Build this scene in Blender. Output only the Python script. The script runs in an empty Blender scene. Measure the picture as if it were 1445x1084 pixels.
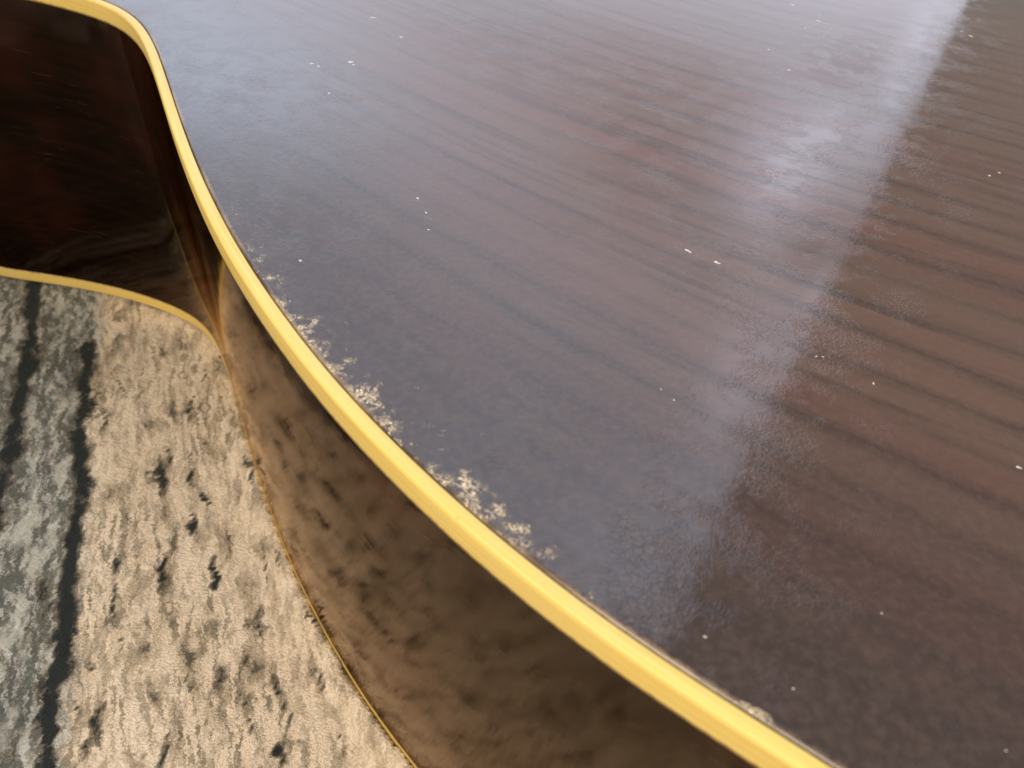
import bpy, bmesh, math, random
import numpy as np
from mathutils import Vector, Matrix
from mathutils.geometry import delaunay_2d_cdt

random.seed(7); rng = np.random.default_rng(7)
scene = bpy.context.scene
COL = scene.collection
MM = 0.001

# ------------------------------------------------------------------ camera
PITCH, ROLL, F_PX, CAM_H = math.radians(44.7), math.radians(7.2), 1040.0, 176.0
cp, sp, cr, sr = math.cos(PITCH), math.sin(PITCH), math.cos(ROLL), math.sin(ROLL)
right = Vector((cr, sr*sp, sr*cp)); up = Vector((-sr, cr*sp, cr*cp)); fwd = Vector((0, cp, -sp))
cd = bpy.data.cameras.new("camera"); cam = bpy.data.objects.new("camera", cd); COL.objects.link(cam)
m = Matrix((right, up, -fwd)).transposed().to_4x4(); m.translation = Vector((0, 0, CAM_H*MM)); cam.matrix_world = m
cd.sensor_width = 36; cd.lens = 36*F_PX/1445; cd.clip_start = 0.004; cd.clip_end = 50
cd.dof.use_dof = True; cd.dof.focus_distance = 0.138; cd.dof.aperture_fstop = 30.0
scene.camera = cam

# ------------------------------------------------------------------ world and lamps
w = bpy.data.worlds.new("World"); scene.world = w; w.use_nodes = True
bg = w.node_tree.nodes["Background"]; bg.inputs[0].default_value = (0.96, 0.86, 0.77, 1); bg.inputs[1].default_value = 0.42

def area(name, loc, rot, sx, sy, power, color):
    l = bpy.data.lights.new(name, 'AREA'); l.shape = 'RECTANGLE'; l.size = sx; l.size_y = sy
    l.energy = power; l.color = color
    o = bpy.data.objects.new(name, l); COL.objects.link(o); o.location = loc; o.rotation_euler = rot
    return o
WY = 0.90
WX0, WX1, WZ0, WZ1 = -1.15, 0.436, 0.03, 2.3
win = area("window_light", ((WX0+WX1)/2, WY, (WZ0+WZ1)/2), (math.radians(90), 0, math.radians(180)),
           WX1-WX0, WZ1-WZ0, 1.0, (1, 1, 1))
WIN_GAIN = 26.0
LAMP = Vector((-0.11, -0.24, 0.44))
room = area("fill_lamp", LAMP, (LAMP - Vector((-.06, .08, 0))).to_track_quat('Z', 'Y').to_euler(), 0.28, 0.28, 2.4, (1.0, 0.87, 0.70))  # added warm fill behind the camera, unseen, set close so its light falls off

scene.view_settings.view_transform = 'Standard'; scene.view_settings.look = 'None'
scene.view_settings.exposure = 0.0; scene.view_settings.gamma = 1.0
scene.cycles.max_bounces = 8

# ------------------------------------------------------------------ helpers
def plan(px, py, z=104.5):
    """point of the photograph -> x, y in mm on the level plane at height z"""
    x, y = px-722.5, 542.0-py
    d = right*x + up*y + fwd*F_PX
    t = (CAM_H - z)/-d.z
    return np.array((d.x*t, d.y*t))

def mesh_obj(name, verts, faces, mat, parent=None, smooth=True):
    me = bpy.data.meshes.new(name); me.from_pydata([tuple(float(c)*MM for c in v) for v in verts], [], faces)
    me.update()
    if smooth: me.polygons.foreach_set("use_smooth", [True]*len(me.polygons))
    me.materials.append(mat)
    o = bpy.data.objects.new(name, me); COL.objects.link(o); o.parent = parent
    return o

def attr(o, name, vals):
    a = o.data.attributes.new(name, 'FLOAT', 'POINT'); a.data.foreach_set("value", np.asarray(vals, dtype=np.float32))

class NT:
    def __init__(s, name):
        s.m = bpy.data.materials.new(name); s.m.use_nodes = True; s.t = s.m.node_tree; s.t.nodes.clear()
        s.out = s.n('ShaderNodeOutputMaterial'); s.b = s.n('ShaderNodeBsdfPrincipled'); s.l(s.b.outputs[0], s.out.inputs[0])
    def n(s, t, **k):
        x = s.t.nodes.new(t)
        for a, b in k.items(): setattr(x, a, b)
        return x
    def l(s, a, b): s.t.links.new(a, b)
    def put(s, sock, v):
        if isinstance(v, bpy.types.NodeSocket): s.l(v, sock)
        else: sock.default_value = v
    def pos(s):
        return s.n('ShaderNodeTexCoord').outputs['Object']
    def mapping(s, vec, rot=0.0, scale=(1, 1, 1), loc=(0, 0, 0)):
        k = s.n('ShaderNodeMapping'); s.l(vec, k.inputs[0])
        k.inputs['Rotation'].default_value = (0, 0, rot); k.inputs['Scale'].default_value = scale; k.inputs['Location'].default_value = loc
        return k.outputs[0]
    def noise(s, vec, scale, detail=3, rough=.5, dist=0.0, col=False):
        k = s.n('ShaderNodeTexNoise'); s.l(vec, k.inputs['Vector'])
        k.inputs['Scale'].default_value = scale; k.inputs['Detail'].default_value = detail
        k.inputs['Roughness'].default_value = rough; k.inputs['Distortion'].default_value = dist
        return k.outputs['Color' if col else 'Fac']
    def voro(s, vec, scale, feature='DISTANCE_TO_EDGE', rnd=1.0):
        k = s.n('ShaderNodeTexVoronoi', feature=feature); s.l(vec, k.inputs['Vector']); k.inputs['Scale'].default_value = scale
        k.inputs['Randomness'].default_value = rnd
        return k.outputs['Distance']
    def math(s, op, a, b=0.0, c=0.0, clamp=False):
        k = s.n('ShaderNodeMath', operation=op, use_clamp=clamp)
        s.put(k.inputs[0], a); s.put(k.inputs[1], b); s.put(k.inputs[2], c)
        return k.outputs[0]
    def vmath(s, op, a, b=None, scale=None):
        k = s.n('ShaderNodeVectorMath', operation=op); s.put(k.inputs[0], a)
        if b is not None: s.put(k.inputs[1], b)
        if scale is not None: s.put(k.inputs[3], scale)
        return k.outputs[0]
    def ramp(s, f, stops, interp='LINEAR'):
        k = s.n('ShaderNodeValToRGB'); s.l(f, k.inputs[0]); k.color_ramp.interpolation = interp
        e = k.color_ramp.elements
        while len(e) < len(stops): e.new(0.5)
        for i, (p, c) in enumerate(stops):
            e[i].position = p; e[i].color = (c, c, c, 1) if isinstance(c, (int, float)) else (*c, 1)
        return k.outputs[0]
    def smooth(s, f, a, b, lo=0.0, hi=1.0):
        k = s.n('ShaderNodeMapRange', interpolation_type='SMOOTHSTEP'); s.put(k.inputs[0], f)
        for i, v in zip((1, 2, 3, 4), (a, b, lo, hi)): s.put(k.inputs[i], v)
        return k.outputs[0]
    def mix(s, f, a, b, blend='MIX'):
        k = s.n('ShaderNodeMix', data_type='RGBA', blend_type=blend); s.put(k.inputs[0], f)
        s.put(k.inputs[6], (*a, 1) if isinstance(a, tuple) else a); s.put(k.inputs[7], (*b, 1) if isinstance(b, tuple) else b)
        return k.outputs[2]
    def attr(s, name):
        return s.n('ShaderNodeAttribute', attribute_name=name).outputs['Fac']
    def bump(s, h, dist, strength=1.0, normal=None):
        k = s.n('ShaderNodeBump'); s.l(h, k.inputs['Height']); k.inputs['Distance'].default_value = dist
        k.inputs['Strength'].default_value = strength
        if normal is not None: s.l(normal, k.inputs['Normal'])
        return k.outputs[0]

# window lamp: what the window looks out on is uneven (sky, roofs, trees), seen only as soft patches
wl = win.data; wl.use_nodes = True; nt = wl.node_tree; nt.nodes.clear()
wo = nt.nodes.new('ShaderNodeOutputLight'); we = nt.nodes.new('ShaderNodeEmission'); nt.links.new(we.outputs[0], wo.inputs[0])
geo = nt.nodes.new('ShaderNodeNewGeometry')
sepn = nt.nodes.new('ShaderNodeSeparateXYZ'); nt.links.new(geo.outputs['Position'], sepn.inputs[0])
def lm(op, a, b=0.0):
    k = nt.nodes.new('ShaderNodeMath'); k.operation = op
    for i, v in enumerate((a, b)):
        if isinstance(v, bpy.types.NodeSocket): nt.links.new(v, k.inputs[i])
        else: k.inputs[i].default_value = v
    return k.outputs[0]
def win_xz(px, py):
    p = plan(px, py); return p[0]/p[1]*WY, (CAM_H-104.5)/p[1]*WY + .1045
no = nt.nodes.new('ShaderNodeTexNoise'); no.inputs['Scale'].default_value = 2.4; no.inputs['Detail'].default_value = 2
nt.links.new(geo.outputs['Position'], no.inputs['Vector'])
tot = lm('ADD', 0.22, lm('MULTIPLY', no.outputs['Fac'], 0.35))
tot = lm('ADD', tot, lm('MULTIPLY', lm('MINIMUM', sepn.outputs['Z'], 1.6), 0.42))   # the sky brightens upwards
for px, py, rx, rz, a in ((270, 40, .26, .13, .55), (1300, 40, .02, .10, .35), (1110, 200, .055, .09, .75), (1200, 120, .035, .06, .45), (1030, 540, .05, .16, .60), (1150, 440, .028, .10, .6), (1170, 320, .05, .07, -.40), (600, 420, .3, .3, .18), (750, 30, .4, .07, -.14), (1240, 30, .06, .06, -.2),
                          (900, 190, .12, .12, -.30), (1000, 340, .09, .12, -.22), (880, 600, .14, .25, -.10), (640, 240, .25, .15, -.02), (430, 480, .35, .25, -.15), (960, 800, .25, .5, .12)):
    cx, cz = win_xz(px, py)
    dx = lm('DIVIDE', lm('SUBTRACT', sepn.outputs['X'], cx), rx); dz = lm('DIVIDE', lm('SUBTRACT', sepn.outputs['Z'], cz), rz)
    r2 = lm('ADD', lm('MULTIPLY', dx, dx), lm('MULTIPLY', dz, dz))
    g = lm('MULTIPLY', lm('EXPONENT', lm('MULTIPLY', r2, -1.0)), a)
    tot = lm('ADD', tot, g)
nt.links.new(lm('MULTIPLY', lm('MAXIMUM', tot, 0.1), WIN_GAIN), we.inputs['Strength'])
hx = nt.nodes.new('ShaderNodeMix'); hx.data_type = 'RGBA'
no2 = nt.nodes.new('ShaderNodeTexNoise'); no2.inputs['Scale'].default_value = 3.1; no2.inputs['Detail'].default_value = 1
nt.links.new(geo.outputs['Position'], no2.inputs['Vector']); cx, cz = win_xz(930, 230); dx = lm('DIVIDE', lm('SUBTRACT', sepn.outputs['X'], cx), .20); dz = lm('DIVIDE', lm('SUBTRACT', sepn.outputs['Z'], cz), .30)
pk = lm('MULTIPLY', lm('EXPONENT', lm('MULTIPLY', lm('ADD', lm('MULTIPLY', dx, dx), lm('MULTIPLY', dz, dz)), -1.0)), .40)
nt.links.new(lm('ADD', pk, lm('MULTIPLY', no2.outputs['Fac'], .8)), hx.inputs[0])
hx.inputs[6].default_value = (0.66, 0.92, 1.18, 1); hx.inputs[7].default_value = (0.98, 0.84, 1.03, 1)
nt.links.new(hx.outputs[2], we.inputs['Color'])

# ------------------------------------------------------------------ outline of the guitar body (mm)
EDGE = [(-1.59,2.58),(-1.5,2.53),(-1.41,2.45),(-1.33,2.35),(-1.24,2.22),(-1.16,2.09),(-1.06,1.92),(-.98,1.77),(-.9,1.64),(-.82,1.52),
        (-.75,1.42),(-.68,1.30),(-.58,1.16),(-.5,1.08),(-.43,1.0),(-.36,.91),(-.29,.84),(-.2,.76),(-.12,.69),(-.04,.62),(.01,.59),(.12,.51),(.18,.47),(.24,.44),(.32,.40),(.38,.36)]
near_px = [(179,40),(196,60),(211,86),(221,116),(233,156),(244,196),(257,236),(272,276),(289,312),(307,360),(344,420),(373,464),(406,510),(442,560),(480,608),(538,666),(596,724),(654,782),(697,815),(800,901),(856,943),(912,982),(996,1035),(1064,1080)]
low_px = [(0,390),(66,398),(133,410),(199,423),(239,436)]
Z_SIDE0, Z_SIDE1, Z_TOP = 4.5, 100.0, 104.5
ctrl = [plan(x, y, 0.0) for x, y in low_px] + [plan(x, y, Z_SIDE1) for x, y in near_px]
# average out jitter of the readings
C = np.array(ctrl)
for _ in range(3):
    D = C.copy(); D[1:-1] = (C[:-2] + 2*C[1:-1] + C[2:])/4; 
    keep = np.ones(len(C)); keep[5:9] = .35
    C[1:-1] = C[1:-1] + (D[1:-1]-C[1:-1])*keep[1:-1, None]*0.8
AX = np.array((math.cos(math.radians(-27)), math.sin(math.radians(-27)))); NX = np.array((-AX[1], AX[0]))
O = np.array((120.0, 160.0))
def loc(a, n): return O + AX*a + NX*n
P0 = C[0]; P1 = C[-1]
def ax(p): d = p-O; return float(d@AX), float(d@NX)
a0, n0 = ax(P0); a1, n1 = ax(P1)
print('P0', a0, n0, 'P1', a1, n1)
ext_hi = [loc(a0-45, n0-8), loc(a0-95, n0+4), loc(a0-140, n0+42), loc(a0-163, n0+95), loc(a0-168, 0)]   # round the far bout
ext_lo = [loc(a1+30, n1-.5), loc(a1+70, n1+1), loc(a1+120, n1+9), loc(a1+170, n1+30), loc(a1+215, n1+75), loc(a1+238, 0)]
half = [*(ext_hi[::-1]), *C, *ext_lo]                    # from the far end round this side to the tail
mir = [loc(ax(p)[0], -ax(p)[1]) for p in half[1:-1]][::-1]
ring = np.array(half + mir)
def catmull(P, step=1.5):
    out = []
    n = len(P)
    for i in range(n):
        p0, p1, p2, p3 = P[i-1], P[i], P[(i+1) % n], P[(i+2) % n]
        k = max(2, int(np.linalg.norm(p2-p1)/step))
        t0 = 0; t1 = np.linalg.norm(p1-p0)**.5; t2 = t1+np.linalg.norm(p2-p1)**.5; t3 = t2+np.linalg.norm(p3-p2)**.5
        for j in range(k):
            t = t1+(t2-t1)*j/k
            A1 = (t1-t)/(t1-t0)*p0+(t-t0)/(t1-t0)*p1; A2 = (t2-t)/(t2-t1)*p1+(t-t1)/(t2-t1)*p2; A3 = (t3-t)/(t3-t2)*p2+(t-t2)/(t3-t2)*p3
            B1 = (t2-t)/(t2-t0)*A1+(t-t0)/(t2-t0)*A2; B2 = (t3-t)/(t3-t1)*A2+(t-t1)/(t3-t1)*A3
            out.append((t2-t)/(t2-t1)*B1+(t-t1)/(t2-t1)*B2)
    return np.array(out)
OUT = catmull(ring)
# even spacing + light smoothing
def resample(P, step):
    Q = np.vstack([P, P[:1]]); s = np.r_[0, np.cumsum(np.linalg.norm(np.diff(Q, axis=0), axis=1))]
    n = int(s[-1]/step); u = np.linspace(0, s[-1], n, endpoint=False)
    return np.stack([np.interp(u, s, Q[:, 0]), np.interp(u, s, Q[:, 1])], 1)
OUT = resample(OUT, 1.25)
for _ in range(60): OUT = (np.roll(OUT, 1, 0) + 2*OUT + np.roll(OUT, -1, 0))/4
T = np.roll(OUT, -1, 0)-np.roll(OUT, 1, 0); T /= np.linalg.norm(T, axis=1)[:, None]
N = np.stack([-T[:, 1], T[:, 0]], 1)      # inward or outward?
if ((OUT+N*5)-OUT.mean(0))[0] @ N[0] > 0 and False: pass
area2 = (OUT[:, 0]*np.roll(OUT[:, 1], -1)-OUT[:, 1]*np.roll(OUT[:, 0], -1)).sum()
if area2 < 0: OUT = OUT[::-1].copy(); T = -T[::-1]; N = np.stack([-T[:, 1], T[:, 0]], 1)
# counter-clockwise: left normal N points inward
NP = len(OUT)
BW, GAP = 2.0, 0.13                                       # binding width, open seam beside it

# ------------------------------------------------------------------ materials
def mat_top():
    s = NT("worn_lacquered_wood"); P = s.pos()
    sx = s.n('ShaderNodeSeparateXYZ'); s.l(P, sx.inputs[0]); X_, Y_ = sx.outputs[0], sx.outputs[1]
    X_ = s.math('ADD', X_, O[0]*MM*0); xc = s.math('MINIMUM', s.math('MAXIMUM', X_, -.03), .075)
    q_ = s.math('ADD', s.math('MULTIPLY', s.math('MULTIPLY', xc, xc), 1.45), s.math('MULTIPLY', s.math('MULTIPLY', xc, s.math('SUBTRACT', X_, xc)), 2.9))
    v_ = s.math('MULTIPLY', s.math('SUBTRACT', s.math('ADD', Y_, s.math('MULTIPLY', X_, .60)), q_), .89)
    u_ = s.math('SUBTRACT', s.math('MULTIPLY', X_, .89), s.math('MULTIPLY', Y_, .45))
    cx_ = s.n('ShaderNodeCombineXYZ'); s.l(u_, cx_.inputs[0]); s.l(v_, cx_.inputs[1]); G = cx_.outputs[0]   # x runs along the grain
    wob = s.vmath('SUBTRACT', s.noise(s.mapping(G, scale=(12, 30, 1)), 1.0, 2, .5, col=True), (.5, .5, .5))
    Gw = s.vmath('ADD', G, s.vmath('MULTIPLY', wob, (0, .0035, 0)))
    band = s.noise(s.mapping(Gw, scale=(5, 150, 1)), 1.0, 3, .55)
    band2 = s.noise(s.mapping(Gw, scale=(3, 45, 1), loc=(3, 7, 0)), 1.0, 2, .5)
    lines = s.noise(s.mapping(Gw, scale=(14, 420, 1), loc=(1, 2, 0)), 1.0, 2, .5)
    red = s.noise(s.mapping(G, scale=(6, 55, 1), loc=(9, 4, 0)), 1.0, 2, .5)
    base = s.mix(s.smooth(red, .42, .66), (.122, .074, .057), (.128, .067, .053))
    ph = s.math('MULTIPLY', s.math('SUBTRACT', s.noise(s.mapping(G, scale=(5, 30, 1), loc=(2, 5, 0)), 1.0, 3, .6), .5), 13.0)
    gy = s.n('ShaderNodeSeparateXYZ'); s.l(Gw, gy.inputs[0])
    wv = s.math('COSINE', s.math('ADD', s.math('MULTIPLY', gy.outputs[1], 2*math.pi/.0082), ph))
    ph2 = s.math('MULTIPLY', s.math('SUBTRACT', s.noise(s.mapping(G, scale=(8, 60, 1), loc=(8, 1, 0)), 1.0, 2, .5), .5), 8.0)
    wv2 = s.math('COSINE', s.math('ADD', s.math('MULTIPLY', gy.outputs[1], 2*math.pi/.0051), ph2))
    fade = s.smooth(s.noise(s.mapping(G, scale=(15, 70, 1), loc=(5, 5, 0)), 1.0, 3, .6), .34, .60, .30, 1)
    fade2 = s.smooth(s.noise(s.mapping(G, scale=(22, 110, 1), loc=(1, 9, 0)), 1.0, 3, .6), .45, .66)
    base = s.mix(s.math('MULTIPLY', s.smooth(wv, -.1, .95, 0, .42), fade), base, (.036, .029, .025))
    base = s.mix(s.math('MULTIPLY', s.smooth(wv, .90, 1.0, 0, .30), fade), base, (.020, .016, .013))
    base = s.mix(s.math('MULTIPLY', s.smooth(wv2, .3, 1.0, 0, .5), fade2), base, (.030, .024, .020))
    base = s.mix(s.smooth(band, .52, .70, 0, .22), base, (.040, .031, .025))
    base = s.mix(s.smooth(band2, .50, .75, 0, .25), base, (.045, .034, .027))
    base = s.mix(s.smooth(lines, .58, .74, 0, .28), base, (.045, .030, .022))
    # one redder stripe of wood
    base = s.mix(s.math('MULTIPLY', s.attr('stripe'), s.smooth(band, .3, .62, .8, .3)), base, (.120, .050, .038))
    # sunburst: stain gets denser towards the rim
    ed = s.attr('edge')                                   # mm from the binding
    nz = s.noise(P, 60, 3, .5)
    edn = s.math('ADD', ed, s.math('MULTIPLY', s.math('SUBTRACT', nz, .5), 14))
    base = s.mix(s.smooth(edn, 2, 66, .85, 0), base, (.034, .027, .028))
    mott = s.noise(P, 900, 3, .6)
    base = s.mix(s.smooth(mott, .35, .75, 0, .22), base, (.16, .11, .085))
    # crackle of the lacquer
    warp = s.vmath('ADD', P, s.vmath('SCALE', s.vmath('SUBTRACT', s.noise(P, 700, 2, .5, col=True), (.5, .5, .5)), scale=.0016))
    v1 = s.voro(s.mapping(warp, rot=.4, scale=(950, 1500, 1000)), 1.0)
    v2 = s.voro(s.mapping(warp, rot=1.1, scale=(1500, 2200, 1500)), 1.0)
    c1 = s.smooth(v1, 0, .07); c2 = s.smooth(v2, 0, .16)
    patch = s.smooth(s.noise(P, 95, 3, .6), .46, .70)
    patch2 = s.smooth(s.noise(P, 160, 2, .6), .45, .60)
    # dents: bare wood where the lacquer flaked away
    den = s.attr('chip')
    fl = s.noise(warp, 2500, 4, .62, .6)
    fl2 = s.noise(P, 520, 2, .5)
    flv = s.math('ADD', s.math('MULTIPLY', fl, .72), s.math('MULTIPLY', fl2, .28))
    mask = s.smooth(s.math('ADD', den, s.math('MULTIPLY', s.math('SUBTRACT', fl2, .5), 1.5)), .34, 1.0)
    r1 = s.math('ABSOLUTE', s.math('SUBTRACT', s.noise(warp, 2000, 2, .5, 1.0), .5))
    r2 = s.math('ABSOLUTE', s.math('SUBTRACT', s.noise(s.mapping(warp, rot=.7, scale=(1, 1.6, 1), loc=(3, 3, 3)), 3000, 2, .5, .8), .5))
    cut = s.smooth(s.noise(P, 1100, 2, .6), .42, .52)
    l1 = s.smooth(s.math('SUBTRACT', s.math('MULTIPLY', mask, .029), r1), 0, .012)
    l2 = s.smooth(s.math('SUBTRACT', s.math('MULTIPLY', mask, .033), r2), 0, .012)
    core = s.smooth(s.math('ADD', fl, s.math('MULTIPLY', mask, .11)), .68, .71)
    chip = s.math('MULTIPLY', s.math('MAXIMUM', s.math('MAXIMUM', l1, l2), core), s.math('MAXIMUM', cut, core))
    chip = s.math('MULTIPLY', chip, s.smooth(mask, .05, .25))
    th = s.math('SUBTRACT', 0.80, s.math('MULTIPLY', den, 0.26))
    halo = s.smooth(s.math('SUBTRACT', flv, th), -.08, .0, 0, .45)
    # rubbed line right beside the binding
    fr = s.noise(s.mapping(P, scale=(1, 1, 1)), 1300, 3, .6)
    fr_b = s.noise(P, 75, 2, .5)
    rim = s.math('MULTIPLY', s.smooth(s.math('ADD', ed, s.math('MULTIPLY', s.math('SUBTRACT', fr, .5), 1.3)), .25, .75, 1, 0), s.smooth(fr_b, .36, .62, .15, .9))
    base = s.mix(halo, base, (.20, .11, .07))
    base = s.mix(rim, base, s.mix(fr, (.10, .07, .05), (.50, .37, .25)))
    cc = s.mix(s.noise(P, 2600, 2, .5), (.74, .57, .33), (.95, .85, .62))
    base = s.mix(chip, base, cc)
    spk = s.smooth(s.noise(s.mapping(P, loc=(4, 1, 2)), 1700, 2, .6), .80, .83, 0, .5)
    base = s.mix(spk, base, (.45, .36, .28))
    s.l(base, s.b.inputs['Base Color'])
    rg = s.math('ADD', s.smooth(s.noise(P, 420, 4, .6), .3, .75, .045, .10), s.math('MULTIPLY', chip, .4), clamp=True)
    s.l(rg, s.b.inputs['Roughness']); s.b.inputs['IOR'].default_value = 1.5
    # relief: drying grain, orange peel, crackle, chips
    h = s.math('MULTIPLY', s.noise(s.mapping(Gw, scale=(60, 900, 1)), 1.0, 3, .6), .45)
    h = s.math('ADD', h, s.math('MULTIPLY', s.noise(P, 1500, 3, .6), .28))
    h = s.math('ADD', h, s.math('MULTIPLY', s.math('MULTIPLY', c1, patch), .46))
    h = s.math('ADD', h, s.math('MULTIPLY', s.math('MULTIPLY', c2, patch2), .22))
    h = s.math('SUBTRACT', h, s.math('MULTIPLY', chip, .6))
    n1 = s.bump(s.noise(s.mapping(G, scale=(22, 90, 1)), 1.0, 2, .5), .00003)
    s.l(s.bump(h, .000030, 1.0, n1), s.b.inputs['Normal'])
    return s.m

def mat_side():
    s = NT("glossy_side_lacquer"); P = s.pos()
    L = s.mapping(P, scale=(30, 30, 420))
    f = s.noise(L, 1.0, 3, .6); r = s.noise(P, 28, 2, .5)
    base = s.mix(s.smooth(f, .4, .65), (.003, .0009, .0004), (.008, .0022, .0008))
    base = s.mix(s.smooth(r, .45, .7, 0, .7), base, (.026, .005, .003))
    sc = s.smooth(s.noise(s.mapping(P, scale=(90, 90, 2600), loc=(2, 2, 5)), 1.0, 2, .5), .66, .72)
    scm = s.smooth(s.noise(P, 60, 2, .5), .50, .60)
    scr = s.math('MULTIPLY', sc, scm)
    base = s.mix(s.math('MULTIPLY', scr, .22), base, (.16, .09, .06))
    s.t.nodes.remove(s.b)
    df = s.n('ShaderNodeBsdfDiffuse'); gl = s.n('ShaderNodeBsdfGlossy'); mx = s.n('ShaderNodeMixShader'); fr = s.n('ShaderNodeFresnel')
    s.l(base, df.inputs['Color']); gl.inputs['Color'].default_value = (1.0, .82, .65, 1)      # light goes through reddish lacquer
    s.l(s.smooth(s.noise(P, 160, 3, .6), .3, .7, .055, .11), gl.inputs['Roughness']); fr.inputs['IOR'].default_value = 1.33
    s.l(fr.outputs[0], mx.inputs[0]); s.l(df.outputs[0], mx.inputs[1]); s.l(gl.outputs[0], mx.inputs[2]); s.l(mx.outputs[0], s.out.inputs[0])
    h = s.math('ADD', s.math('MULTIPLY', s.noise(P, 900, 3, .6), .3), s.math('MULTIPLY', scr, -.5))
    n1 = s.bump(s.noise(s.mapping(P, scale=(55, 55, 30)), 1.0, 2, .5), .00009)
    nn = s.bump(h, .00003, 1.0, n1)
    for k in (df, gl, fr): s.l(nn, k.inputs['Normal'])
    return s.m

def mat_binding(dull=False):
    s = NT("aged_cream_binding"); P = s.pos()
    u = s.n('ShaderNodeAttribute', attribute_name='along').outputs['Vector']
    st = s.noise(s.mapping(u, scale=(.030, 3.4, 1)), 1.0, 4, .6)
    b = s.mix(s.smooth(st, .38, .62), (.80, .56, .13), (.87, .66, .20))
    b = s.mix(s.smooth(s.noise(P, 70, 2, .5), .4, .7, 0, .45), b, (.84, .64, .22))
    d = s.smooth(s.noise(s.mapping(u, scale=(.10, 6, 1), loc=(5, 5, 0)), 1.0, 3, .6), .64, .78, 0, .40)
    b = s.mix(d, b, (.52, .30, .07))
    g = s.smooth(s.noise(P, 1500, 2, .5), .72, .80, 0, .5)
    b = s.mix(g, b, (.30, .15, .05))
    lo = s.attr('low')
    jit = s.math('ADD', lo, s.math('MULTIPLY', s.math('SUBTRACT', s.noise(P, 800, 3, .6), .5), .35))
    b = s.mix(s.smooth(jit, .80, 1.0, 0, .75), b, (.22, .10, .03))
    s.l(b, s.b.inputs['Base Color']); s.b.inputs['Roughness'].default_value = .50
    s.b.inputs['Subsurface Weight'].default_value = .25; s.b.inputs['Subsurface Radius'].default_value = (1, .6, .2); s.b.inputs['Subsurface Scale'].default_value = .0012
    s.l(s.bump(s.math('ADD', s.math('MULTIPLY', st, 1.6), s.math('MULTIPLY', s.noise(P, 1200, 3, .6), .5)), .00006), s.b.inputs['Normal'])
    return s.m

def mat_plain(name, c, r):
    s = NT(name); P = s.pos()
    s.l(s.mix(s.noise(P, 900, 3, .6), tuple(x*.6 for x in c), tuple(x*1.3 for x in c)), s.b.inputs['Base Color']); s.b.inputs['Roughness'].default_value = r
    return s.m

RUG_A = math.radians(65.3)
def mat_rug():
    s = NT("printed_plush"); P0 = s.pos()
    # each tuft of pile picks up its colour a little off: feathered print
    j = s.vmath('SUBTRACT', s.noise(P0, 1100, 3, .6, col=True), (.5, .5, .5))
    P = s.vmath('ADD', P0, s.vmath('SCALE', j, scale=.0030))
    P = s.vmath('MULTIPLY', P, (1, 1, 0))
    G = s.mapping(P, rot=RUG_A)                           # x across? -> x along the printed boards
    wob = s.vmath('SUBTRACT', s.noise(s.mapping(G, scale=(50, 80, 1)), 1.0, 3, .6, col=True), (.5, .5, .5))
    Gw = s.vmath('ADD', G, s.vmath('SCALE', wob, scale=.010))
    big = s.noise(s.mapping(Gw, scale=(26, 60, 1)), 1.0, 4, .6)
    mid = s.noise(s.mapping(Gw, scale=(65, 210, 1), loc=(3, 1, 0)), 1.0, 5, .68)
    fin = s.noise(s.mapping(Gw, scale=(220, 700, 1), loc=(1, 8, 0)), 1.0, 4, .7)
    beige = s.mix(s.smooth(big, .35, .68), (.92, .77, .60), (.82, .67, .49))
    beige = s.mix(s.smooth(fin, .50, .60), beige, (.95, .80, .62))
    beige = s.mix(s.smooth(fin, .32, .45, .65, 0), beige, (.46, .35, .23))
    f2 = s.noise(s.mapping(Gw, scale=(95, 760, 1), loc=(7, 3, 0)), 1.0, 4, .7)
    pm = s.smooth(s.noise(s.mapping(G, scale=(20, 45, 1), loc=(2, 9, 0)), 1.0, 2, .5), .40, .62, .35, 1)
    beige = s.mix(s.math('MULTIPLY', s.smooth(f2, .51, .58, 0, .85), pm), beige, (.19, .165, .11))
    beige = s.mix(s.smooth(mid, .47, .60, 0, .72), beige, (.36, .285, .19))
    beige = s.mix(s.smooth(mid, .585, .66, 0, .80), beige, (.060, .062, .045))
    grey = s.mix(s.smooth(mid, .40, .54), (.52, .51, .45), (.13, .135, .115))
    grey = s.mix(s.smooth(fin, .50, .62, 0, .7), grey, (.70, .68, .62))
    grey = s.mix(s.smooth(big, .50, .70, 0, .75), grey, (.050, .054, .048))
    gw = s.attr('grey')
    gm = s.smooth(s.math('ADD', gw, s.math('MULTIPLY', s.math('SUBTRACT', fin, .5), .9)), .35, .65)
    c = s.mix(gm, beige, grey)
    dk = s.attr('dark')
    dn = s.math('ADD', dk, s.math('MULTIPLY', s.math('SUBTRACT', s.noise(s.mapping(Gw, scale=(200, 560, 1), loc=(6, 2, 0)), 1.0, 6, .8), .5), 2.4))
    c = s.mix(s.smooth(dn, .36, .62, 0, .7), c, (.17, .14, .095))
    c = s.mix(s.smooth(dn, .50, 1.05, 0, .95), c, (.010, .017, .019))
    tuft = s.noise(P0, 1900, 3, .65)
    c = s.mix(1.0, c, s.mix(s.smooth(tuft, .3, .7), (.84, .83, .81), (1.14, 1.14, 1.14)), 'MULTIPLY')
    s.l(c, s.b.inputs['Base Color']); s.b.inputs['Roughness'].default_value = .95
    s.b.inputs['Specular IOR Level'].default_value = .15
    s.b.inputs['Sheen Weight'].default_value = .04; s.b.inputs['Sheen Roughness'].default_value = .6
    h = s.math('ADD', tuft, s.math('MULTIPLY', s.noise(s.mapping(P0, rot=RUG_A, scale=(1, 2.2, 1)), 420, 4, .65), .9))
    s.l(s.bump(h, .0011, .75), s.b.inputs['Normal'])
    return s.m

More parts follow.
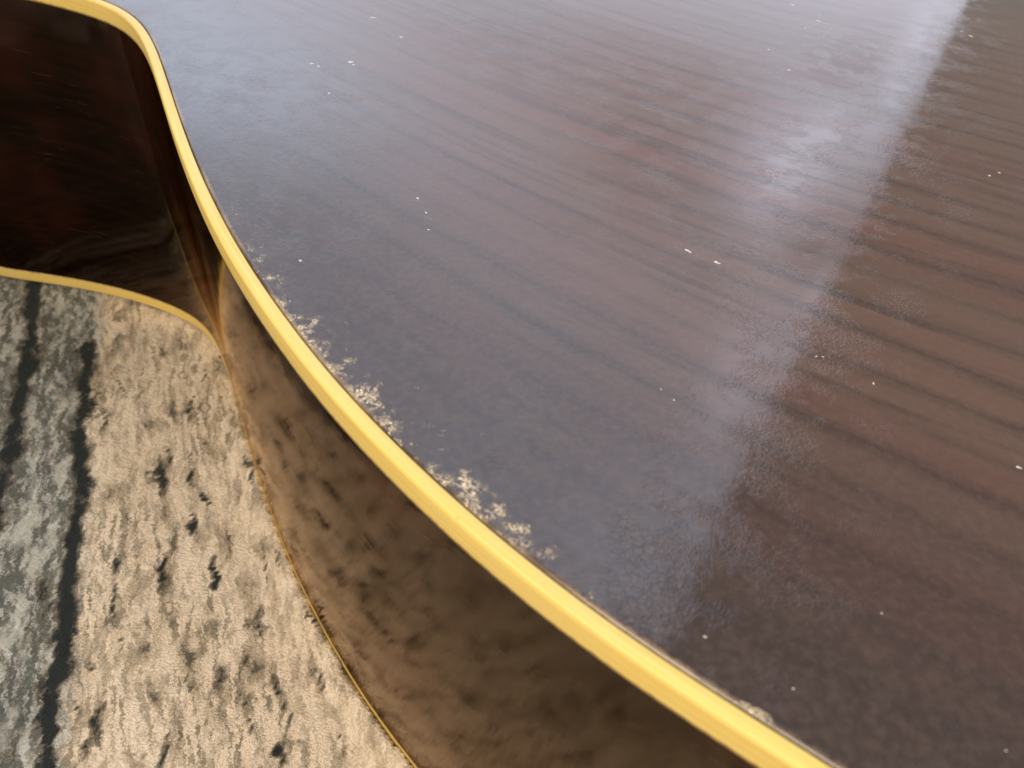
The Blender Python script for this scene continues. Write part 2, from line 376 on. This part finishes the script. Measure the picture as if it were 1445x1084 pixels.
M_TOP, M_SIDE, M_BIND = mat_top(), mat_side(), mat_binding()
M_SEAM = mat_plain("seam_dirt", (.030, .018, .012), .8)
M_CHIP = mat_plain("bare_wood", (.78, .72, .66), .75)

# ------------------------------------------------------------------ rug
def seg_dist(P, A, B):
    d = B-A; t = np.clip(((P-A)@d)/(d@d), 0, 1); return np.linalg.norm(P-A-t[:, None]*d, axis=1), t
def rug():
    xs = np.unique(np.r_[np.arange(-900, -230, 30), np.arange(-230, 60, 1.1), np.arange(60, 900, 30)])
    ys = np.unique(np.r_[np.arange(-500, 10, 30), np.arange(10, 240, 1.1), np.arange(240, 1100, 30)])
    X, Y = np.meshgrid(xs, ys, indexing='ij'); P = np.stack([X.ravel(), Y.ravel()], 1)
    n1 = (np.sin(P[:, 0]*.043+1.3)*np.cos(P[:, 1]*.051)+np.sin(P[:, 0]*.11+P[:, 1]*.07)*.4)
    Z = -1.2 + .35*n1
    nx, ny = len(xs), len(ys)
    F = [(i*ny+j, (i+1)*ny+j, (i+1)*ny+j+1, i*ny+j+1) for i in range(nx-1) for j in range(ny-1)]
    de = edge_dist(P, OUT); ins = inside(P, OUT); de = np.where(ins, 0, de)
    sx_ = np.clip((P[:, 0]+96)/26, 0, 1); kk = (sx_*sx_*(3-2*sx_))*np.exp(-(de/5.0)**4)*(~ins); Z = Z*(1-kk) + 3.5*kk   # the plush swells where the body presses in
    o = mesh_obj('rug', np.c_[P, Z], F, mat_rug())
    al = np.array((math.cos(-RUG_A), math.sin(-RUG_A)))    # along the boards
    ac = np.array((-al[1], al[0]))
    dark = np.zeros(len(P)); q = lambda x, y: plan(x, y, -1.0)
    from mathutils import noise as mn
    near = (P[:, 0] > -320) & (P[:, 0] < 120) & (P[:, 1] > -90) & (P[:, 1] < 320)
    def nz(sa, sc, seed):
        out = np.zeros(len(P)); u = P@al/sa; v = P@ac/sc
        for i in np.nonzero(near)[0]: out[i] = mn.fractal(Vector((u[i], v[i], seed)), 1.0, 2.0, 3)
        return out
    w1, w2, w3 = nz(14, 7, 1.5), nz(6, 4, 7.5), nz(9, 30, 12.5)
    PW = P + ac*(w1*1.0)[:, None]
    thick = np.clip(1 + .9*w2, .35, 1.9); lit = np.clip(1 + .28*w3, .6, 1.25)
    def seam(pts, wd, k=1.0):
        nonlocal dark
        for a, b in zip(pts[:-1], pts[1:]):
            d, _ = seg_dist(PW, q(*a), q(*b)); dark = np.maximum(dark, 1.15*k*lit*np.exp(-(d/(wd*1.25*thick))**2))
    def ext(pts):                                          # carry a seam on beyond the frame
        a, b = q(*pts[0]), q(*pts[-1]); return a, b
    seam([(52, 395), (45, 450), (36, 520), (22, 600), (6, 680), (-30, 800)], 2.5, 1.1)
    seam([(124, 485), (121, 560), (116, 640), (112, 720), (98, 800), (86, 880), (76, 960), (72, 1030), (64, 1120)], 1.9, 1.15)
    seam([(121, 540), (118, 600), (114, 640)], 2.6, 1.1); seam([(105, 760), (92, 860), (80, 960)], 2.3, 1.15)
    A, B = q(52, 395), q(-30, 800); e = (B-A)/np.linalg.norm(B-A)
    for S, D2, k in ((A, -e, 1.), (B, e, 1.), (q(64, 1120), al, 1.), (q(124, 400), -al, .0)):
        d, _ = seg_dist(P, S, S+D2*300); dark = np.maximum(dark, k*np.exp(-(d/2.2)**2))
    spots = [(173,549,30,6,.7),(216,495,42,5,.6),(256,486,90,5,.6),(282,529,26,6,.7),(270,573,34,7,.75),(290,572,26,5,.6),(229,672,40,16,1),(272,662,36,9,1),
             (286,706,20,10,1),(349,593,70,5,.75),(355,675,50,6,.75),(163,483,24,6,.7),(203,529,18,5,.6),(143,593,26,12,.75),(108,493,26,6,.7),(269,738,32,9,1),
             (234,800,36,8,1),(227,822,16,9,.9),(301,811,40,8,1.1),(171,794,60,6,.75),(165,855,50,9,.8),(242,861,30,6,.7),(168,908,24,7,.65),(124,942,14,10,.9),
             (306,955,30,18,.75),(353,928,16,9,.8),(349,1002,64,5,.95),(393,989,84,13,.8),(396,1064,34,13,1),(443,885,36,6,.95),(455,968,34,11,.8),(262,968,36,7,.65),
             (146,1012,60,13,.75),(118,1056,26,20,.8),(232,1056,60,8,.8),(373,871,44,9,.75),(352,881,24,10,.6),(373,797,44,5,.7),(399,800,18,6,.75),(104,999,18,8,.8),
             (470,1040,36,6,.7),(430,1066,36,6,.8),(330,530,26,5,.7),(236,640,22,8,.8),(222,765,18,6,.6),(200,470,18,6,.5),(70,470,60,9,.5),(30,900,80,16,.55),
             (60,840,90,18,.65),(50,1000,110,20,.65),(20,1060,60,14,.6),(15,440,30,10,.5),(80,600,70,10,.5),(60,1080,60,12,.7),(15,700,60,8,.5)]
    for x, y, ln, wd, k in spots:
        c = q(x, y); sc = np.linalg.norm(q(x, y+10)-c)/10; sw = np.linalg.norm(q(x+10, y)-c)/10
        d = P-c; bend = .8*np.sin((d@al)/6.0+x)
        dark = np.maximum(dark, k*1.35*np.exp(-((d@al)/(ln*.80*sc))**2-((d@ac+bend+w2*1.8)/(wd*.55*sw*thick))**2))
    # greyer board to the left of the seam
    A = q(121, 500); B = q(84, 960); e = (B-A)/np.linalg.norm(B-A); nn = np.array((-e[1], e[0]))
    sd = (PW-A)@nn + w1*2.0
    if ((q(300, 800)-A)@nn) > 0: sd = -sd                  # positive = left of seam
    grey = 1/(1+np.exp(-(sd+2.5)/3.6))
    grey = np.maximum(grey, .42*np.exp(-((P-q(175, 500))**2).sum(1)/32**2))
    grey = np.where(sd > 46, .15+.5*(np.sin(sd/19)>0), grey)
    grey = np.where((sd > 30) & (sd < 110), 1.0, grey); dark = np.where((sd > 33) & (sd < 250), np.maximum(dark, .80), dark)  # dark board added beyond the grey one, so the far side reflects less light
    grey = np.where(sd < -260, .8*(np.sin(sd/31) > .2), grey)
    attr(o, 'dark', dark); attr(o, 'grey', grey)
    o['label'] = 'plush rug printed like weathered beige and grey wood boards, under the guitar body'; o['category'] = 'rug'
    return o

# ------------------------------------------------------------------ guitar body
def arch(d):                                               # gentle arch of the plate, mm above the rim, d = mm from the binding
    return 3.4*(1-np.exp(-np.maximum(d, 0)/75.0))

guitar = bpy.data.objects.new('guitar', None); COL.objects.link(guitar)
guitar.location = (O[0]*MM, O[1]*MM, 0); guitar.empty_display_size = .05
guitar['label'] = 'dark brown sunburst guitar body with cream binding and flaked finish, lying on the printed rug'
guitar['category'] = 'guitar'
OFF = np.array((O[0], O[1], 0.0))
def part(name, V, F, mat, smooth=True):
    V = np.asarray(V, float)
    o = mesh_obj(name, V, F, mat, None, smooth); o.parent = guitar
    o.matrix_parent_inverse = Matrix.Translation((-O[0]*MM, -O[1]*MM, 0))
    return o
def loft(profile, closed):
    """profile: list of (inset mm, z mm); sweeps it round the outline"""
    k = len(profile); V = np.zeros((NP, k, 3))
    for j, (ins, z) in enumerate(profile):
        V[:, j, :2] = OUT + N*ins; V[:, j, 2] = z
    F = []
    for i in range(NP):
        i2 = (i+1) % NP
        for j in range(k if closed else k-1):
            j2 = (j+1) % k
            F.append((i*k+j, i2*k+j, i2*k+j2, i*k+j2))
    return V.reshape(-1, 3), F
zs = np.linspace(Z_SIDE0, Z_SIDE1, 10)
V, F = loft([(0.0, z) for z in zs], False); part('side', V, F, M_SIDE)

def binding(z0, z1, name):
    r = .55; pr = []
    up_ = z1 > z0; sgn = 1 if up_ else -1
    pr.append((BW, z0)); pr.append((0.0-.08, z0)); 
    for t in np.linspace(0.12, 1, 4): pr.append((-.10, z0+(z1-z0)*(.05+.95*t*(1-r/abs(z1-z0)))))
    for a in np.linspace(0, 90, 9)[1:]:
        a = math.radians(a); pr.append((-.10+r*(1-math.cos(a)), z1-sgn*r+sgn*r*math.sin(a)))
    pr.append((BW-.25, z1)); pr.append((BW-.05, z1-sgn*.12)); pr.append((BW, z1-sgn*.4))
    V, F = loft(pr, True)
    if not up_: F = [f[::-1] for f in F]
    o = part(name, V, F, M_BIND)
    k = len(pr); arc = np.r_[0, np.cumsum([math.dist(pr[i], pr[i+1]) for i in range(k-1)])]
    s_ = np.arange(NP)*1.25
    A = o.data.attributes.new('along', 'FLOAT_VECTOR', 'POINT')
    al = np.zeros((NP, k, 3)); al[:, :, 0] = s_[:, None]; al[:, :, 1] = arc[None, :]
    A.data.foreach_set('vector', al.reshape(-1).astype(np.float32))
    low = np.zeros((NP, k)); low[:, 0:2] = 1; low[:, 2] = .82; low[:, 3] = .25; low[:, -1] = 1; low[:, -2] = .85
    attr(o, 'low', low.reshape(-1))
    return o
binding(Z_SIDE1, Z_TOP, 'binding')
b2 = binding(Z_SIDE0, 0.0, 'binding')
# dark seam between binding and plate
V, F = loft([(BW-.1, Z_TOP-.5), (BW+GAP+.3, Z_TOP-.5)], False); part('seam', V, F, M_SEAM)

# the plate
def inside(P, poly):
    x, y = P[:, 0], P[:, 1]; c = np.zeros(len(P), bool)
    for (x1, y1), (x2, y2) in zip(poly, np.roll(poly, -1, 0)):
        if y1 == y2: continue
        m_ = ((y1 > y) != (y2 > y)) & (x < (x2-x1)*(y-y1)/(y2-y1)+x1); c ^= m_
    return c
def plate(name, sign, fine):
    ins0 = BW+GAP
    rows = [ins0, ins0+.12, ins0+.35, ins0+.7, ins0+1.2] if fine else [ins0]
    rim = [OUT+N*r for r in rows]; lastrow = rim[-1]
    if fine:
        g1 = np.stack(np.meshgrid(np.arange(-150, 190, 1.35), np.arange(10, 330, 1.35), indexing='ij'), -1).reshape(-1, 2)
        g1 = g1 + rng.uniform(-.2, .2, g1.shape)
        pxy = project(g1); vis = (pxy[:, 0] > -60) & (pxy[:, 0] < 1505) & (pxy[:, 1] > -60) & (pxy[:, 1] < 1150)
        g1 = g1[vis]
        g2 = np.stack(np.meshgrid(np.arange(-420, 620, 7.0), np.arange(-150, 620, 7.0), indexing='ij'), -1).reshape(-1, 2)
        pxy = project(g2); vis = (pxy[:, 0] > -60) & (pxy[:, 0] < 1505) & (pxy[:, 1] > -60) & (pxy[:, 1] < 1150) & (g2[:, 1] < 330) & (g2[:, 0] > -150) & (g2[:, 0] < 190)
        g = np.vstack([g1, g2[~vis]])
    else:
        g = np.stack(np.meshgrid(np.arange(-420, 620, 20.0), np.arange(-150, 620, 20.0), indexing='ij'), -1).reshape(-1, 2)
    dd = edge_dist(g, OUT); g = g[inside(g, OUT) & (dd > rows[-1]+.6)]
    R = len(lastrow)
    allp = [Vector(p) for p in np.vstack([lastrow, g])]
    vo, _, fo, *_ = delaunay_2d_cdt(allp, [(i, (i+1) % R) for i in range(R)], [], 1, 1e-6)
    vo = np.array([tuple(v) for v in vo]); fo = [tuple(f) for f in fo]
    # stitch outer rows
    nr = len(rows)-1; Vx = []; Fx = []
    base = len(vo)
    # order of the last row inside vo
    idx = []
    for p in lastrow:
        idx.append(int(((vo[:R]-p)**2).sum(1).argmin()) if len(vo) >= R else 0)
    for k in range(nr): Vx.append(rim[k])
    def vid(k, i): return base+k*R+i if k < nr else idx[i]
    for k in range(nr):
        for i in range(R):
            i2 = (i+1) % R; Fx.append((vid(k, i), vid(k, i2), vid(k+1, i2), vid(k+1, i)))
    P = np.vstack([vo]+Vx) if Vx else vo
    d = edge_dist(P, OUT)-ins0
    z = arch(d)*sign
    if fine: z = z - .28*np.exp(-np.maximum(d, 0)/.12)
    zz = (Z_TOP if sign > 0 else 0.15) + (z if sign > 0 else 0*z)
    faces = fo+Fx
    if sign < 0: faces = [f[::-1] for f in faces]
    return P, zz, faces, d
def edge_dist(P, poly):
    out = np.full(len(P), 1e9); Q = np.roll(poly, -1, 0)
    for s in range(0, len(P), 4000):
        p = P[s:s+4000, None, :]; A = poly[None, ::1]; 
        dd = ((p-A)**2).sum(-1); i = dd.argmin(1)
        best = np.full(len(i), 1e9)
        for o_ in (-1, 0):
            a = poly[(i+o_) % len(poly)]; b = poly[(i+o_+1) % len(poly)]; e = b-a; pp = P[s:s+4000]
            t = np.clip(((pp-a)*e).sum(1)/(e*e).sum(1), 0, 1); best = np.minimum(best, np.linalg.norm(pp-a-t[:, None]*e, axis=1))
        out[s:s+4000] = best
    return out
def project(P, z=Z_TOP):
    d = np.c_[P, np.full(len(P), z-CAM_H)]; R_, U_, F_ = (np.array(v) for v in (right, up, fwd))
    f = np.maximum(d@F_, 1e-3); return np.stack([722.5+F_PX*(d@R_)/f, 542-F_PX*(d@U_)/f], 1)

rug()
P, zz, faces, dist = plate('top', 1, True)
top = part('top_plate', np.c_[P, zz], faces, M_TOP)
chip = np.zeros(len(P))
WEAR = [(354,350,11,.85),(370,362,10,.8),(362,385,8,.6),(385,392,12,.85),(398,412,12,.75),(412,448,12,.95),(428,466,14,1),(447,453,10,.85),(441,484,12,1),(452,468,9,.6),
        (497,508,9,1),(486,533,11,.85),(508,553,18,1.12),(522,562,12,1),(535,582,9,.6),(548,597,14,1.0),(558,610,10,.85),(583,630,12,.7),(612,660,14,.9),(630,664,12,.85),(648,676,16,1.08),
        (660,695,18,1.1),(668,712,12,1.1),(645,690,12,.9),(697,728,14,.95),(716,738,16,1.15),(732,745,12,1),(748,749,8,1),(763,775,12,.7),(780,775,10,.6),(795,790,14,.5),(590,545,14,.6),(625,640,12,.55),
        (840,845,14,.5),(690,700,14,.6),(1035,988,8,.8),(1050,995,9,1.05),(1066,1003,9,1.05),(1082,1016,9,1.1),(1014,974,8,.8),(990,962,8,.7),(995,903,5,.7),(925,915,9,.5),(425,372,5,.7),(455,98,0,0)]
for x, y, r, k in WEAR:
    if not r: continue
    c = plan(x, y); rx = np.linalg.norm(plan(x+r, y)-c); d2 = ((P-c)**2).sum(1)
    chip = np.maximum(chip, k*np.exp(-(d2/(rx*1.25)**2)**1.6))
for x, y, r, k in [(590, 292, 12, .78), (605, 315, 12, .62), (464, 138, 7, .6)]:
    c = plan(x, y); rx = np.linalg.norm(plan(x+r, y)-c); chip = np.maximum(chip, k*np.exp(-((P-c)**2).sum(1)/rx**2))
# thin scatter all along the rubbed stretch
s0 = project(P); along = np.exp(-((s0[:, 0]-550)/255)**6)*(.75+.25*np.sin(s0[:, 0]/17.0)*np.sin(s0[:, 0]/7.3+1))
chip = np.maximum(chip, .93*along*np.exp(-(dist/3.8)**1.5))
chip = np.maximum(chip, .50*along*np.exp(-(dist/9.0)**2))
stripe = np.zeros(len(P))
a, b = plan(1035, 738), plan(1445, 930); dd, _ = seg_dist(P, a, a+(b-a)*1.6); stripe = np.exp(-(dd/4.2)**4)
attr(top, 'chip', chip); attr(top, 'edge', dist); attr(top, 'stripe', stripe)
P, zz, faces, dist = plate('back', -1, False)
part('back_plate', np.c_[P, zz], faces, M_SIDE)

# small flakes and nicks scattered over the plate
def nick(px, py, size, n=9, stretch=None, ang=0.0):
    if stretch is None: stretch, ang = random.uniform(1.2, 2.4), random.uniform(-1.0, .4)
    c = plan(px, py); r = size*.58*np.linalg.norm(plan(px+1, py)-c)
    z = Z_TOP+float(arch(edge_dist(c[None], OUT)-BW-GAP)[0])
    V = [(0, 0, .04)]; 
    for ring_, hh in ((.55, .035), (1.0, -.02)):
        for i in range(n):
            t = 2*math.pi*i/n; rr = r*ring_*random.uniform(.45, 1.2)/stretch**.5
            x, y = rr*math.cos(t)*stretch, rr*math.sin(t)
            V.append((x*math.cos(ang)-y*math.sin(ang), x*math.sin(ang)+y*math.cos(ang), hh))
    F = [(0, 1+i, 1+(i+1) % n) for i in range(n)]+[(1+i, 1+n+i, 1+n+(i+1) % n, 1+(i+1) % n) for i in range(n)]
    V = np.array(V)+np.array((c[0], c[1], z))
    return part('nick', V, F, M_CHIP)
for a in [(567,63,6),(441,97,7,8,1.4,.4),(450,101,5),(496,96,7),(500,100,4),(465,139,5,7,1.6,-.7),(527,35,8,8,1.8,-.1),(590,288,5),(601,308,4,7,1.6,-.6),(605,332,3.5),
          (965,366,6,8,1.7,-.2),(970,369,4),(1006,383,6,8,1.3,-.3),(1010,385,4),(1115,18,7,8,1.7,-.6),(1151,42,6,8,1.6,-.4),(1162,46,3),(1108,115,5),(1080,85,4),(1132,53,4),
          (1364,62,7,8,2.0,-.5),(1352,55,3),(1400,261,3.5),(1386,265,6,8,1.6,.5),(1428,671,6),(1225,553,4,8,2.6,1.4),(1146,515,3),(1155,516,3),(752,8,8,8,1.8,-.7),(948,573,3),
          (1118,973,3.5),(1416,1062,3),(930,558,2.5),(994,900,5,8,1.8,-.4),(425,370,5,8,1.5,-.4),(1240,870,2.5)]:
    nick(*a)
